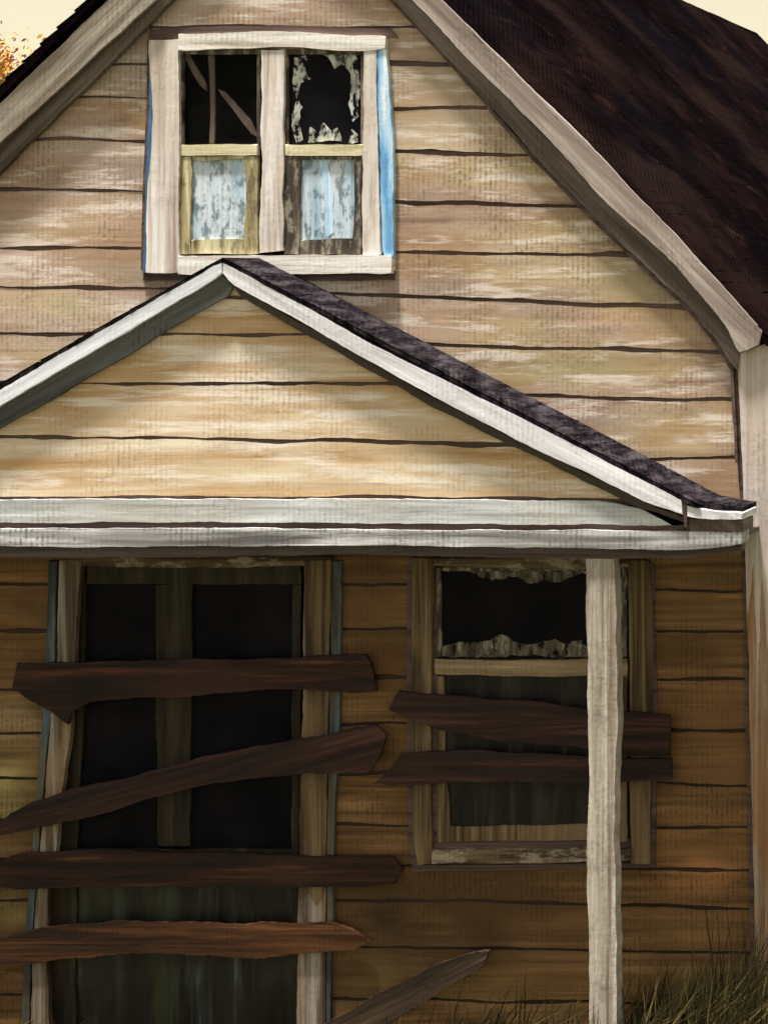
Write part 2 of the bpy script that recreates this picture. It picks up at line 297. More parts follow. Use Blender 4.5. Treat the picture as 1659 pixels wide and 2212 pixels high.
def interp(u, ks):
    if u <= ks[0][0]: return ks[0][1]
    for (a, va), (b, vb) in zip(ks, ks[1:]):
        if u <= b: return va + (vb - va) * (u - a) / (b - a)
    return ks[-1][1]
def line_fn(L, seed):
    ks = [(250, L[0]), (850, L[1]), (1550, L[2])]
    def f(u): return interp(u, ks) + 4.0 * N(u * .006, seed, 0) + 1.6 * N(u * .028, seed, 5)
    return f
def planks(name, lines, uL, uR, ybase, holes, mat, parent, blots=(), sheath=None, seed=0):
    """lapped boards between the given lines, with ragged dark gaps that bare the sheathing"""
    bm = bmesh.new(); cl = bm.verts.layers.float_color.new('tint')
    fns = [line_fn(l, seed + i * 2.3) for i, l in enumerate(lines)]
    def inside(u, v):
        for h in holes:
            if h[0](v) < u < h[1](v) and h[2] < v < h[3]: return True
        return False
    rows = 7
    for i in range(len(lines) - 1):
        T, B = fns[i], fns[i + 1]
        vm = (lines[i][1] + lines[i + 1][1]) / 2
        nc = max(3, int((uR(vm) - uL(vm)) / 11))
        proud = .001 * random.uniform(-1, 1)
        grid = []
        for r in range(-1, rows + 2):
            t = min(max(r / rows, 0), 1); row = []
            for c in range(nc + 1):
                s = c / nc
                u0 = uL(vm) + (uR(vm) - uL(vm)) * s
                gt = 2.8 + 5.5 * max(0, N(u0 * .008, i * 5.1 + seed, 2) + .12) + 1.2 * N(u0 * .05, i * 3.3, 4)
                gb = 2.8 + 6.0 * max(0, N(u0 * .008, i * 5.1 + seed, 8) + .12) + 1.2 * N(u0 * .05, i * 3.3, 6)
                v = (T(u0) + gt) * (1 - t) + (B(u0) - gb) * t
                u = uL(v) + (uR(v) - uL(v)) * s
                y = ybase - (.005 + .004 * t + proud)
                if r in (-1, rows + 1): y = ybase - .001
                w = bm.verts.new(Vector((P(u, v, ybase).x, y, P(u, v, ybase).z)))
                col = Vector((0, 0, 0)); al = 0.0
                for (bu, bv, ru, rv, bc, ba) in blots:
                    q = math.exp(-((u - bu) / ru) ** 2 - ((v - bv) / rv) ** 2) * ba * (.75 + .5 * N(u * .01, v * .02, 3))
                    q = max(0, min(1, q))
                    col = col * (1 - q) + Vector(bc) * q if al else Vector(bc); al = 1 - (1 - al) * (1 - q)
                w[cl] = (*col, al)
                row.append((w, u, v))
            grid.append(row)
        for a, b in zip(grid, grid[1:]):
            for c in range(nc):
                q = (a[c], a[c + 1], b[c + 1], b[c])
                if inside(sum(x[1] for x in q) / 4, sum(x[2] for x in q) / 4): continue
                bm.faces.new([x[0] for x in q])
    for v in [v for v in bm.verts if not v.link_faces]: bm.verts.remove(v)
    o = finish(name, bm, mat, parent, smooth=False)
    return o
def sheet(name, uL, uR, v0, v1, y, th, holes, mat, parent, step=12):
    """backing wall with the openings left out"""
    bm = bmesh.new(); nv = int((v1 - v0) / step); vs = {}
    for r in range(nv + 1):
        v = v0 + (v1 - v0) * r / nv; nc = 190
        for c in range(nc + 1):
            u = uL(v) + (uR(v) - uL(v)) * c / nc; vs[r, c] = (bm.verts.new(P(u, v, y)), u, v)
    for r in range(nv):
        for c in range(nc):
            q = [vs[r, c], vs[r, c + 1], vs[r + 1, c + 1], vs[r + 1, c]]
            uu, vv = sum(x[1] for x in q) / 4, sum(x[2] for x in q) / 4
            if any(h[0](vv) < uu < h[1](vv) and h[2] < vv < h[3] for h in holes): continue
            bm.faces.new([x[0] for x in q])
    for v in [v for v in bm.verts if not v.link_faces]: bm.verts.remove(v)
    bmesh.ops.recalc_face_normals(bm, faces=bm.faces); bm.normal_update()
    front = bm.faces[:]; edge = [e for e in bm.edges if len(e.link_faces) == 1]
    r = bmesh.ops.extrude_edge_only(bm, edges=edge)
    for v in [g for g in r['geom'] if isinstance(g, bmesh.types.BMVert)]: v.co.y += th
    o = finish(name, bm, mat, parent)
    return o

# ------------------------------------------------------------------ ground
bm = bmesh.new(); bmesh.ops.create_grid(bm, x_segments=40, y_segments=40, size=250)
g = finish('ground', bm, soil_m); g.location.z = 0; tag(g, kind='structure')

# ------------------------------------------------------------------ house
house = bpy.data.objects.new('abandoned_house', None); COL.objects.link(house); house.location = (0, 0, 0)
tag(house, 'abandoned wooden house with peeling tan siding, dark roof and white gabled porch', 'house')

UL = lambda v: max(-500.0, 335 - v * 1.0)
UR = lambda v: min(1652.0, 905 + v * .965)
c_ = lambda x: (lambda v: x)
H_UP = (c_(380), c_(795), 100, 552)
H_LOW = (c_(932), c_(1362), 1222, 1838)
H_DOOR = (lambda v: interp(v, [(1230, 158), (1600, 138), (1900, 96), (2330, 92)]), c_(668), 1220, 2331)
HOLES = [H_UP, H_LOW, H_DOOR]
# backing (dark sheathing, seen only in the gaps between boards)
slope_bot = 745
wall = sheet('wall', UL, UR, -268, 2330, -.001, .10, HOLES, gap_m, house)
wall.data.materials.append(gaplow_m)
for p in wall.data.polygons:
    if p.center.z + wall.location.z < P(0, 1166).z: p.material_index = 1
up_lines = [(-268,) * 3, (-205,) * 3, (-120,) * 3, (-30,) * 3, (58, 58, 54), (140, 137, 137), (208, 235, 229), (300, 328, 342), (408, 435, 453), (535, 543, 553),
            (620, 638, 668), (720, 742, 760), (825, 848, 863), (930, 978, 990), (1035, 1085, 1100), (1160, 1160, 1165)]
blots = [(60, 575, 130, 40, (.62, .48, .40), .8), (60, 655, 150, 45, (.62, .46, .20), .85), (60, 760, 140, 40, (.60, .48, .18), .8), (150, 660, 60, 50, (.40, .38, .22), .6),
         (1240, 790, 190, 50, (.40, .37, .14), .85), (1080, 720, 150, 40, (.58, .42, .22), .7), (1460, 935, 110, 50, (.62, .38, .17), .8), (1230, 500, 130, 40, (.60, .44, .20), .8),
         (1040, 370, 140, 40, (.42, .38, .18), .75), (950, 290, 120, 45, (.56, .50, .38), .7), (1180, 590, 140, 35, (.60, .44, .34), .7), (1350, 620, 90, 35, (.62, .50, .24), .6),
         (250, 460, 90, 60, (.50, .36, .26), .6), (500, 30, 300, 40, (.44, .33, .27), .85), (930, 150, 100, 90, (.40, .31, .24), .7), (130, 470, 130, 50, (.60, .45, .30), .6)]
planks('siding', up_lines, UL, UR, 0.0, HOLES, siding_m, house, blots, seed=1)
lo_lines = [(1163, 1163, 1168), (1262, 1262, 1277), (1365, 1357, 1366), (1490, 1462, 1467), (1585, 1562, 1578), (1680, 1665, 1697), (1770, 1785, 1787), (1855, 1870, 1880),
            (1945, 1945, 1962), (2045, 2045, 2060), (2150, 2160, 2170), (2250, 2255, 2265), (2335, 2335, 2335)]
blots2 = [(880, 1985, 380, 205, (.036, .021, .010), 1.0), (20, 1560, 90, 60, (.58, .46, .30), .9), (20, 1690, 80, 60, (.56, .50, .24), .9), (20, 1760, 70, 50, (.52, .46, .20), .8), (20, 1960, 70, 60, (.30, .27, .12), .8), (20, 1840, 60, 40, (.5, .34, .2), .7),  # first blot paints deep porch shade onto the lower centre
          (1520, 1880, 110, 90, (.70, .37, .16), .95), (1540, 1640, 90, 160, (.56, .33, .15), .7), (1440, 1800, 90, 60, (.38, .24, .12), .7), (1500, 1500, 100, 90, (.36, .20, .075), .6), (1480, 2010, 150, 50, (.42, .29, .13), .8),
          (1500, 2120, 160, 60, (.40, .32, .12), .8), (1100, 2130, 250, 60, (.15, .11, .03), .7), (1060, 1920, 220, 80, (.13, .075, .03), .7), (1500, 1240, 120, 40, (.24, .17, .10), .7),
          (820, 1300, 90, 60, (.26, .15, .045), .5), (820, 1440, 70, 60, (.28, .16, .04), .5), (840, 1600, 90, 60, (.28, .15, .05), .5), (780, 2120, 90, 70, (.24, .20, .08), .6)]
blots2 = [(a, b, c, d, tuple(x * k for x, k in zip(e, (1.25, 1.2, 1.0) if a < 100 else (.75, .62, .5))), f) for a, b, c, d, e, f in blots2]  # left patches brightened as if sunlit, the rest darkened
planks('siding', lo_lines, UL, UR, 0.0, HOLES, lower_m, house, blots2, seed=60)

# corner board, with the inner moulding line
slab('corner_board', [(1592, 765), (1652, 742), (1664, 742), (1664, 1330), (1656, 1410), (1652, 1300), (1646, 1240), (1641, 1350), (1636, 1460), (1632, 1330), (1627, 1210), (1622, 1280), (1616, 1330), (1609, 1160), (1604, 1000)], -.052, .05, corner_m, house, jit=2)
tag(slab('corner_board', [(1609, 1150), (1640, 1150), (1664, 1150), (1664, 2330), (1640, 2330), (1628, 1900)], -.050, .048, cornlow_m, house, jit=2), 'brown lower corner board, darkened for porch shade')  # lower length has the porch shade in its colour
slab('corner_moulding', [(1586, 800), (1594, 765), (1604, 1000), (1613, 1300), (1628, 1900), (1640, 2330), (1630, 2330), (1618, 1900), (1605, 1300), (1595, 1000)], -.03, .028, gap_m, house, jit=1.5, bevel=0)
# other walls of the shell
XR, XL = P(1655, 0).x, P(-500, 0).x; ZE = P(0, 742).z; YB = 14.0
def side_wall(x0, x1, z1):
    bm = bmesh.new(); add_box(bm, x0, x1, .10, YB, 0, z1); return finish('side_wall', bm, lower_m, house)
side_wall(XR - .1, XR, ZE - .1); side_wall(XL, XL + .1, ZE - .1)
bm = bmesh.new()
a = [(XL + .1, 0), (XR - .1, 0), (XR - .1, ZE - .15), (P(573, 0).x, P(0, -350).z), (XL + .1, ZE - .15)]
f = [bm.verts.new((x, YB - .1, z)) for x, z in a]; b = [bm.verts.new((x, YB, z)) for x, z in a]
bm.faces.new(f); bm.faces.new(b[::-1])
for i in range(5): bm.faces.new((f[i], f[(i + 1) % 5], b[(i + 1) % 5], b[i]))
finish('back_wall', bm, lower_m, house)
bm = bmesh.new(); add_box(bm, XL + .11, XR - .11, .10, 5.0, P(0, 1175).z, P(0, 1120).z); finish('upper_floor', bm, room_m, house)
bm = bmesh.new(); add_box(bm, XL + .11, XR - .11, 5.0, 5.1, 0, P(0, 742).z); finish('inner_wall', bm, room_m, house)

# ------------------------------------------------------------------ main roof
RY = -.115
ridge = P(573, -392, RY); eaveR = P(1668, 738, RY); eaveL = P(-545, 738, RY)
def roof_slope(name, A, B, y0, y1, mat, parent, courses, ncol, th=.05, ragged=.012, lip=.014):
    """a slope of overlapping shingle courses from ridge A down to eave B"""
    bm = bmesh.new(); d = (B - A); d.y = 0; L = d.length; d /= L
    nrm = Vector((-d.z, 0, d.x));
    if nrm.z < 0: nrm = -nrm
    def pt(s, y, h): return Vector((A.x + d.x * s, y, A.z + d.z * s)) + nrm * h
    for i in range(courses):
        s0, s1 = L * i / courses, L * (i + 1) / courses
        rows = []
        for (s, h, rg) in ((s0, 0.0, 0), (s1, lip, 1), (s1 + .001, -.002, 1)):
            row = []
            for c in range(ncol + 1):
                y = y0 + (y1 - y0) * c / ncol
                j = ragged * (random.random() - .5) * rg
                k = .02 * N(y * .7, s * .9, 1) + .012 * N(y * 3, s * 3, 2)
                row.append(bm.verts.new(pt(s + j, y + (random.uniform(-.006, .006) if c in (0, ncol) else 0), h + k * (1 if th > .04 else .3))))
            rows.append(row)
        for r0, r1 in zip(rows, rows[1:]):
            for c in range(ncol): bm.faces.new((r0[c], r0[c + 1], r1[c + 1], r1[c]))
    # underside and edges
    q = [pt(0, y0 + .004, -th), pt(L, y0 + .004, -th), pt(L, y1, -th), pt(0, y1, -th)]; qt = [pt(0, y0 + .004, -.004), pt(L, y0 + .004, -.004), pt(L, y1, -.004), pt(0, y1, -.004)]
    b = [bm.verts.new(p) for p in q]; t = [bm.verts.new(p) for p in qt]
    bm.faces.new(b)
    for i in range(4): bm.faces.new((b[i], b[(i + 1) % 4], t[(i + 1) % 4], t[i]))
    return finish(name, bm, mat, parent)
roofR = roof_slope('roof', ridge, eaveR, RY, 14.35, roof_m, house, 44, 110, lip=.0008, ragged=.03)
roofL = roof_slope('roof', ridge, eaveL, RY, 14.35, roof_m, house, 30, 40)
# rake boards
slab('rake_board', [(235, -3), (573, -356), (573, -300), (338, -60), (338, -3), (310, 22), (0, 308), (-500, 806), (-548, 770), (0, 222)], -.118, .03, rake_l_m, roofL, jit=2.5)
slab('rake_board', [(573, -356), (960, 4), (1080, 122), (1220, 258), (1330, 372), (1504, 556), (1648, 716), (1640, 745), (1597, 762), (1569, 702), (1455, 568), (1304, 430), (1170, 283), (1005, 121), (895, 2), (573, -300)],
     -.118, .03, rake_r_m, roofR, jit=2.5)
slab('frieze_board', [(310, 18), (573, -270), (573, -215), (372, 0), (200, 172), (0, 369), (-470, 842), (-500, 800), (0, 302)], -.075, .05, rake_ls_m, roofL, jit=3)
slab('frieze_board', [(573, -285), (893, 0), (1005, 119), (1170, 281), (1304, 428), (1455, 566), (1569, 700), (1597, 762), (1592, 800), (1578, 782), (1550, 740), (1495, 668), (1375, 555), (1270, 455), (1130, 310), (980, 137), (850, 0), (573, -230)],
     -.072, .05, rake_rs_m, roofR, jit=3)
slab('shadow_moulding', [(850, -4), (573, -225), (573, -218), (844, 2), (974, 140), (1124, 316), (1263, 461), (1369, 561), (1488, 674), (1545, 748), (1578, 800), (1588, 1000), (1594, 1000), (1584, 786), (1552, 744), (1497, 670), (1377, 557), (1272, 457), (1132, 312), (982, 138)],
     -.06, .05, gap_m, roofR, jit=2.5, bevel=0)

# ------------------------------------------------------------------ upper window
uw = slab('window', [(322, 84), (345, 84), (812, 82), (822, 545), (818, 552), (783, 552), (787, 98), (385, 100), (386, 560), (384, 590), (314, 590), (318, 420), (330, 250)], -.055, .05, casing_v_m, house, jit=3)
slab('head_casing', [(385, 72), (600, 66), (832, 78), (832, 104), (786, 108), (600, 100), (385, 108)], -.06, .055, casing_h_m, uw, jit=2.5)
slab('sill', [(384, 552), (845, 550), (846, 590), (600, 592), (384, 592)], -.075, .07, casing_h_m, uw, jit=2.5)
slab('trim_edge', [(812, 78), (830, 80), (848, 300), (848, 560), (838, 572), (826, 540)], -.05, .045, blue_m, uw, jit=3)
slab('trim_edge', [(322, 100), (334, 100), (338, 240), (326, 400), (318, 585), (309, 592), (314, 400), (322, 240)], -.046, .04, dkblue_m, uw, jit=2)
slab('mullion', [(564, 106), (614, 104), (612, 330), (612, 540), (560, 545), (566, 330)], -.050, .045, casing_v_m, uw, jit=4)
slab('shadow_surround', [(322, 62), (600, 52), (842, 60), (858, 78), (600, 76), (345, 84), (320, 84)], -.030, .028, gap_m, uw, jit=2, bevel=0)  # dark strips added for gap and shadow lines round the casing
slab('shadow_surround', [(314, 582), (600, 584), (852, 584), (850, 604), (600, 606), (308, 604)], -.030, .028, gap_m, uw, jit=2, bevel=0)
slab('shadow_surround', [(318, 84), (330, 84), (326, 240), (318, 420), (314, 582), (304, 582), (308, 400), (316, 240)], -.027, .025, gap_m, uw, jit=1.2, bevel=0)
for k, (a, b, m) in enumerate(((386, 562, sash_y_m), (614, 786, sash_d_m))):
    t = slab('sash', [[(a, 104), (b, 104), (b, 116), (a, 116)], [(a, 116), (a + 8, 116), (a + 8, 312), (a, 312)], [(b - 7, 116), (b, 116), (b, 312), (b - 7, 312)]], -.02, .04, sash_d_m, uw, jit=1.5)
    slab('meeting_rail', [(a, 311), (b - (6 if k == 0 else 2), 311), (b - (6 if k == 0 else 2), 335), (a, 335)], -.038, .04, sash_yh_m, uw, jit=2.5)
    L, Rr = (28, 26) if k == 0 else (36, 16)
    slab('sash', [[(a, 336), (a + L, 336), (a + L - 4, 520), (a + L - 2, 548), (a, 548)], [(b - Rr - 8, 336), (b - 6, 336), (b - 6, 548), (b - Rr - 12, 548), (b - Rr - 4, 430)],
                  [(a + L, 336), (b - Rr - 8, 336), (b - Rr - 9, 343), (a + L, 345)], [(a + L - 2, 518), (b - Rr - 10, 514), (b - Rr - 10, 548), (a + L - 2, 548)]], -.032, .04, m, uw, jit=2.5)
    slab('pane', rect(a + 4, 112, b - 4, 314), .005, .006, glass_c if k == 0 else glass_m, uw, jit=0, bevel=0)
    tag(slab('pane', rect(a + 14, 338, b - 14, 524), -.012, .006, bluepane_m, uw, jit=0, bevel=0), 'pale blue speckled lower pane')
slab('brace', [[(448, 112), (462, 112), (464, 212), (462, 310), (452, 310), (456, 220)], [(396, 112), (408, 112), (444, 178), (446, 196), (430, 182)], [(470, 192), (486, 198), (540, 258), (556, 296), (542, 288), (500, 232)]], .02, .02, brace_m, uw, jit=3)
slab('torn_paper', [[(634, 122), (668, 116), (662, 150), (672, 170), (650, 178), (640, 214), (632, 170)], [(690, 118), (774, 114), (776, 250), (762, 262), (752, 220), (758, 160), (742, 140), (722, 150), (712, 130)],
                    [(636, 236), (646, 214), (656, 230), (650, 266), (654, 300), (640, 306), (634, 280)], [(664, 306), (670, 272), (688, 290), (700, 266), (716, 284), (728, 276), (738, 306)], [(752, 306), (760, 278), (774, 290), (774, 306)]],
     -.004, .004, paper_m, uw, jit=6, step=6, bevel=0)
slab('torn_paper', [[(690, 345), (706, 345), (720, 430), (722, 500), (704, 512), (700, 420)]], -.016, .003, blue_m, uw, jit=4, bevel=0)

# ------------------------------------------------------------------ porch
YF = -.58
porch_lines = [(590,) * 3, (640, 640, 640), (722, 722, 716), (828, 828, 832), (944, 955, 968), (1075, 1076, 1080)]
pL = lambda v: 480 - (v - 575) * 1.74
pR = lambda v: 495 + (v - 582) * 1.86
YG = -.525
pblots = [(640, 690, 200, 60, (.46, .25, .09), .8), (250, 850, 210, 40, (.47, .25, .08), .85), (820, 770, 150, 40, (.46, .25, .09), .75), (1080, 900, 150, 34, (.44, .24, .08), .7), (850, 900, 330, 28, (.84, .74, .56), .85), (300, 912, 260, 22, (.88, .76, .56), .9), (500, 1020, 420, 34, (.86, .80, .60), .8), (1150, 1010, 160, 45, (.62, .38, .16), .6), (60, 1005, 110, 35, (.62, .36, .14), .8),  # brown blots along the rakes paint in the shade under them
          (330, 800, 170, 40, (.50, .30, .12), .8), (700, 770, 110, 35, (.66, .52, .36), .8), (520, 680, 160, 50, (.48, .30, .13), .8), (950, 1050, 420, 22, (.72, .70, .58), .8), (140, 890, 110, 50, (.46, .27, .11), .8),
          (900, 850, 130, 26, (.52, .33, .15), .7), (1020, 925, 120, 24, (.50, .31, .13), .6)]
gable = planks('porch_gable', porch_lines, pL, pR, YG, [], gable_m, house, pblots, seed=120)
bm = bmesh.new()
pts = [P(487, 592, YG), P(pR(1080) + 20, 1090, YG), P(pL(1080), 1090, YG)]
f = [bm.verts.new(p + Vector((0, .001, 0))) for p in pts]; b = [bm.verts.new(p + Vector((0, .04, 0))) for p in pts]
bm.faces.new(f); bm.faces.new(b[::-1])
for i in range(3): bm.faces.new((f[i], f[(i + 1) % 3], b[(i + 1) % 3], b[i]))
finish('backing', bm, gap_m, gable)
# porch roof
apexP = P(481, 560, YF - .04); eR = P(1612, 1112, YF - .04); eR = apexP + (P(1480, 1078, YF - .04) - apexP) * 1.03; eL = apexP + (P(0, 832, YF - .04) - apexP) * 2.15
prR = roof_slope('porch_roof', apexP + Vector((0, 0, .012)), eR + Vector((0, 0, .012)), YF - .045, -.03, shingle_m, house, 26, 22, th=.03, ragged=.04, lip=.003)
prL = roof_slope('porch_roof', apexP + Vector((0, 0, .012)), eL + Vector((0, 0, .012)), YF - .045, -.03, shingle_m, house, 26, 22, th=.03, ragged=.04, lip=.003)
slab('fascia', [(481, 566), (635, 650), (830, 757), (1130, 905), (1300, 992), (1471, 1080), (1474, 1112), (1390, 1082), (1250, 1012), (1115, 950), (960, 868), (830, 797), (660, 700), (505, 616), (481, 590)], YF - .042, .04, white_r_m, prR, jit=2.2)
slab('fascia', [(480, 566), (480, 590), (466, 600), (240, 735), (0, 876), (-520, 1166), (-540, 1140), (0, 842), (240, 702), (462, 574)], YF - .042, .04, white_l_m, prL, jit=2.2)
slab('frieze_board', [(480, 592), (502, 618), (492, 636), (240, 786), (0, 924), (-500, 1205), (-520, 1168), (0, 878), (240, 737)], YF + .005, .05, grey_l_m, prL, jit=2.5)
slab('frieze_board', [(503, 616), (660, 702), (830, 799), (960, 870), (1115, 952), (1250, 1014), (1390, 1084), (1476, 1118), (1478, 1150), (1380, 1098), (1245, 1030), (1110, 966), (950, 886), (820, 812), (655, 718), (520, 640)], YF + .01, .05, shade_r_m, prR, jit=3)  # dark strip standing in for the shadow under the right rake
tag(slab('eave_return', [(1484, 1092), (1540, 1104), (1604, 1108), (1604, 1122), (1540, 1122), (1484, 1116)], YF - .03, .4, white_r_m, prR, jit=2), 'short level return at the foot of the roof edge')
slab('eave_return', [(1473, 1076), (1482, 1078), (1484, 1140), (1478, 1140)], YF - .03, .05, gap_m, prR, jit=1)
slab('eave_flashing', [(1486, 1074), (1540, 1086), (1604, 1096), (1604, 1107), (1540, 1102), (1486, 1090)], YF + .03, .4, shingle_m, prR, jit=3)
# beam, frieze and cornice under the gable
beam = slab('porch_beam', [(-640, 1082), (300, 1078), (900, 1079), (1290, 1083), (1400, 1100), (1478, 1128), (1480, 1134), (900, 1131), (300, 1128), (-640, 1132)], YF + .01, .20, frieze_m, house, jit=2.5)
slab('shadow_gap', [(-640, 1126), (1600, 1126), (1600, 1146), (-640, 1146)], YF + .03, .15, gap_m, beam, jit=1, bevel=0)
slab('cornice', [(-640, 1141), (0, 1143), (500, 1141), (900, 1146), (1300, 1146), (1480, 1148), (1604, 1150), (1602, 1176), (1480, 1188), (1200, 1184), (800, 1178), (300, 1182), (-640, 1180)], YF - .012, .20, cornice_m, beam, jit=2.5)
slab('end_block', [(1478, 1120), (1604, 1124), (1604, 1150), (1480, 1148)], YF + .005, .3, rake_rs_m, beam, jit=2)
slab('shadow_board', [(-640, 1172), (300, 1176), (900, 1172), (1200, 1178), (1480, 1182), (1602, 1172), (1602, 1190), (1480, 1206), (1200, 1206), (800, 1198), (300, 1204), (-640, 1202)], YF + .03, .12, soffit_shadow_m, beam, jit=2.5)  # dark board standing in for the shadow band under the cornice
zc = P(0, 1165, YF).z
bm = bmesh.new(); add_box(bm, P(-640, 0, YF).x, P(1600, 0, YF).x, YF + .2, -.035, zc, zc + .03); finish('porch_ceiling', bm, soffit_shadow_m, house)
# posts: one in the picture, its mate at the far end and one outside the frame on the left
def post(du):
    return slab('porch_post', [(1264 + du, 1206), (1326 + du, 1206), (1332 + du, 1400), (1336 + du, 1560), (1326 + du, 1700), (1328 + du, 1850), (1332 + du, 2050), (1332 + du, 2345), (1270 + du, 2345), (1272 + du, 2050), (1266 + du, 1850), (1274 + du, 1700), (1270 + du, 1560), (1268 + du, 1400)], YF + .03, .13, post_m, house, jit=3.5)
post(0); post(-1560)

# ------------------------------------------------------------------ lower window
lw0 = [(878, 1206), (1418, 1208), (1420, 1600), (1412, 1876), (1150, 1880), (890, 1884), (880, 1800)]
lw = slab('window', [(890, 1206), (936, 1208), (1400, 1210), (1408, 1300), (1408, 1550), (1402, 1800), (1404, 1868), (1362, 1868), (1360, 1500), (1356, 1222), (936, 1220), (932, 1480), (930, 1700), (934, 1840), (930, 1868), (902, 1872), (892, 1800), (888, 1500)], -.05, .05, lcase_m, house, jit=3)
slab('head_casing', [(936, 1204), (1356, 1206), (1356, 1226), (1200, 1232), (936, 1222)], -.055, .05, lcase_h_m, lw, jit=3)
slab('sill', [(934, 1836), (1362, 1834), (1362, 1860), (1150, 1866), (932, 1868)], -.07, .07, lcase_h_m, lw, jit=3)
slab('sash', [[(938, 1226), (952, 1226), (954, 1420), (940, 1420)], [(1338, 1226), (1354, 1226), (1354, 1420), (1338, 1420)], [(952, 1226), (1338, 1226), (1338, 1234), (952, 1234)]], -.015, .04, sash_d_m, lw, jit=2)
slab('meeting_rail', [(938, 1424), (1100, 1428), (1354, 1424), (1354, 1462), (1100, 1462), (938, 1456)], -.034, .04, paint('tan rail paint', [(.3, (.14, .095, .045)), (.5, (.27, .20, .11)), (.7, (.42, .34, .21))], sz=16, fleck_amt=.4), lw, jit=2.5)
slab('sash', [[(944, 1462), (958, 1462), (966, 1690), (972, 1792), (972, 1822), (944, 1822)], [(1338, 1462), (1354, 1462), (1354, 1822), (1336, 1822)], [(972, 1786), (1336, 1782), (1336, 1816), (972, 1818)]], -.026, .04, lcase_m, lw, jit=2.5)
slab('pane', rect(940, 1226, 1352, 1426), .008, .006, glass_m, lw, jit=0, bevel=0)
slab('pane', rect(950, 1458, 1348, 1790), -.004, .006, darkpane_m, lw, jit=0, bevel=0)
slab('torn_curtain', [[(950, 1420), (956, 1398), (990, 1388), (1030, 1392), (1060, 1384), (1086, 1372), (1108, 1386), (1140, 1396), (1170, 1388), (1200, 1380), (1226, 1392), (1256, 1384), (1268, 1402), (1336, 1392), (1336, 1420)],
                      [(962, 1232), (1330, 1232), (1320, 1250), (1250, 1242), (1196, 1256), (1150, 1262), (1120, 1246), (1060, 1258), (1020, 1240)]], -.001, .005, rag_m, lw, jit=8, step=6, bevel=0)

slab('shadow_surround', [[(880, 1204), (892, 1204), (890, 1500), (894, 1800), (904, 1870), (1150, 1868), (1404, 1864), (1410, 1550), (1402, 1218), (1412, 1218), (1420, 1550), (1414, 1874), (1150, 1880), (892, 1884), (882, 1800), (878, 1500)]], -.03, .028, gap_m, lw, jit=1.2, bevel=0)  # added dark strip drawing gap and shadow lines beside the casing
slab('inner_gap', [(930, 1226), (942, 1226), (946, 1500), (948, 1816), (930, 1816)], -.022, .02, gap_m, lw, jit=1.2, bevel=0)
slab('inner_gap', [(930, 1816), (1362, 1814), (1362, 1838), (930, 1840)], -.020, .02, gap_m, lw, jit=1.2, bevel=0)
# ------------------------------------------------------------------ door
dr = slab('door', [[(186, 1224), (650, 1222), (652, 1262), (186, 1262)], [(336, 1262), (416, 1262), (410, 1830), (340, 1830)], [(162, 1224), (184, 1224), (182, 1500), (166, 1850), (160, 2330), (108, 2330), (112, 1900), (150, 1600)],
                   [(632, 1262), (650, 1262), (648, 2330), (628, 2330)], [(166, 1836), (630, 1836), (630, 1912), (164, 1912)], [(162, 2290), (630, 2290), (630, 2330), (160, 2330)]], .02, .05, door_m, house, jit=3)
slab('pane', [(178, 1260), (338, 1260), (342, 1838), (166, 1838), (176, 1500)], .048, .006, glass_m, dr, jit=0, bevel=0)
slab('pane', [(414, 1260), (634, 1260), (632, 1838), (408, 1838)], .048, .006, glass_m, dr, jit=0, bevel=0)
tag(slab('pane', rect(158, 1908, 632, 2294), .044, .006, greypane_m, dr, jit=0, bevel=0), 'dusty grey-blue lower pane')
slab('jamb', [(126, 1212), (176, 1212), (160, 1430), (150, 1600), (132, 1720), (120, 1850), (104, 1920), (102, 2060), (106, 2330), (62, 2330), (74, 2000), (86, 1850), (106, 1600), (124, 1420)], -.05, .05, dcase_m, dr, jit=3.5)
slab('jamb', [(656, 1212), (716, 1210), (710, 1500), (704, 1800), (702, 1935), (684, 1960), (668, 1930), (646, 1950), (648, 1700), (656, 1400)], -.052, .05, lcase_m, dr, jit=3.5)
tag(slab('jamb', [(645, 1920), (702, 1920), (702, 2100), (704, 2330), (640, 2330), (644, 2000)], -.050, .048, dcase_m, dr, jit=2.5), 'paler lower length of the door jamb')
slab('jamb_edge', [(718, 1212), (738, 1212), (734, 1500), (722, 1800), (714, 2100), (714, 2330), (704, 2330), (705, 2100), (707, 1800), (713, 1500)], -.042, .042, steel_m, dr, jit=2.5)
slab('jamb_edge', [(104, 1212), (124, 1212), (118, 1430), (103, 1600), (92, 1720), (82, 1850), (70, 2000), (58, 2330), (40, 2330), (56, 2000), (72, 1800), (84, 1640), (100, 1420)], -.042, .042, steel_m, dr, jit=2.5)
slab('head_casing', [(128, 1200), (716, 1202), (716, 1222), (400, 1226), (176, 1224)], -.045, .045, lcase_h_m, dr, jit=2.5)

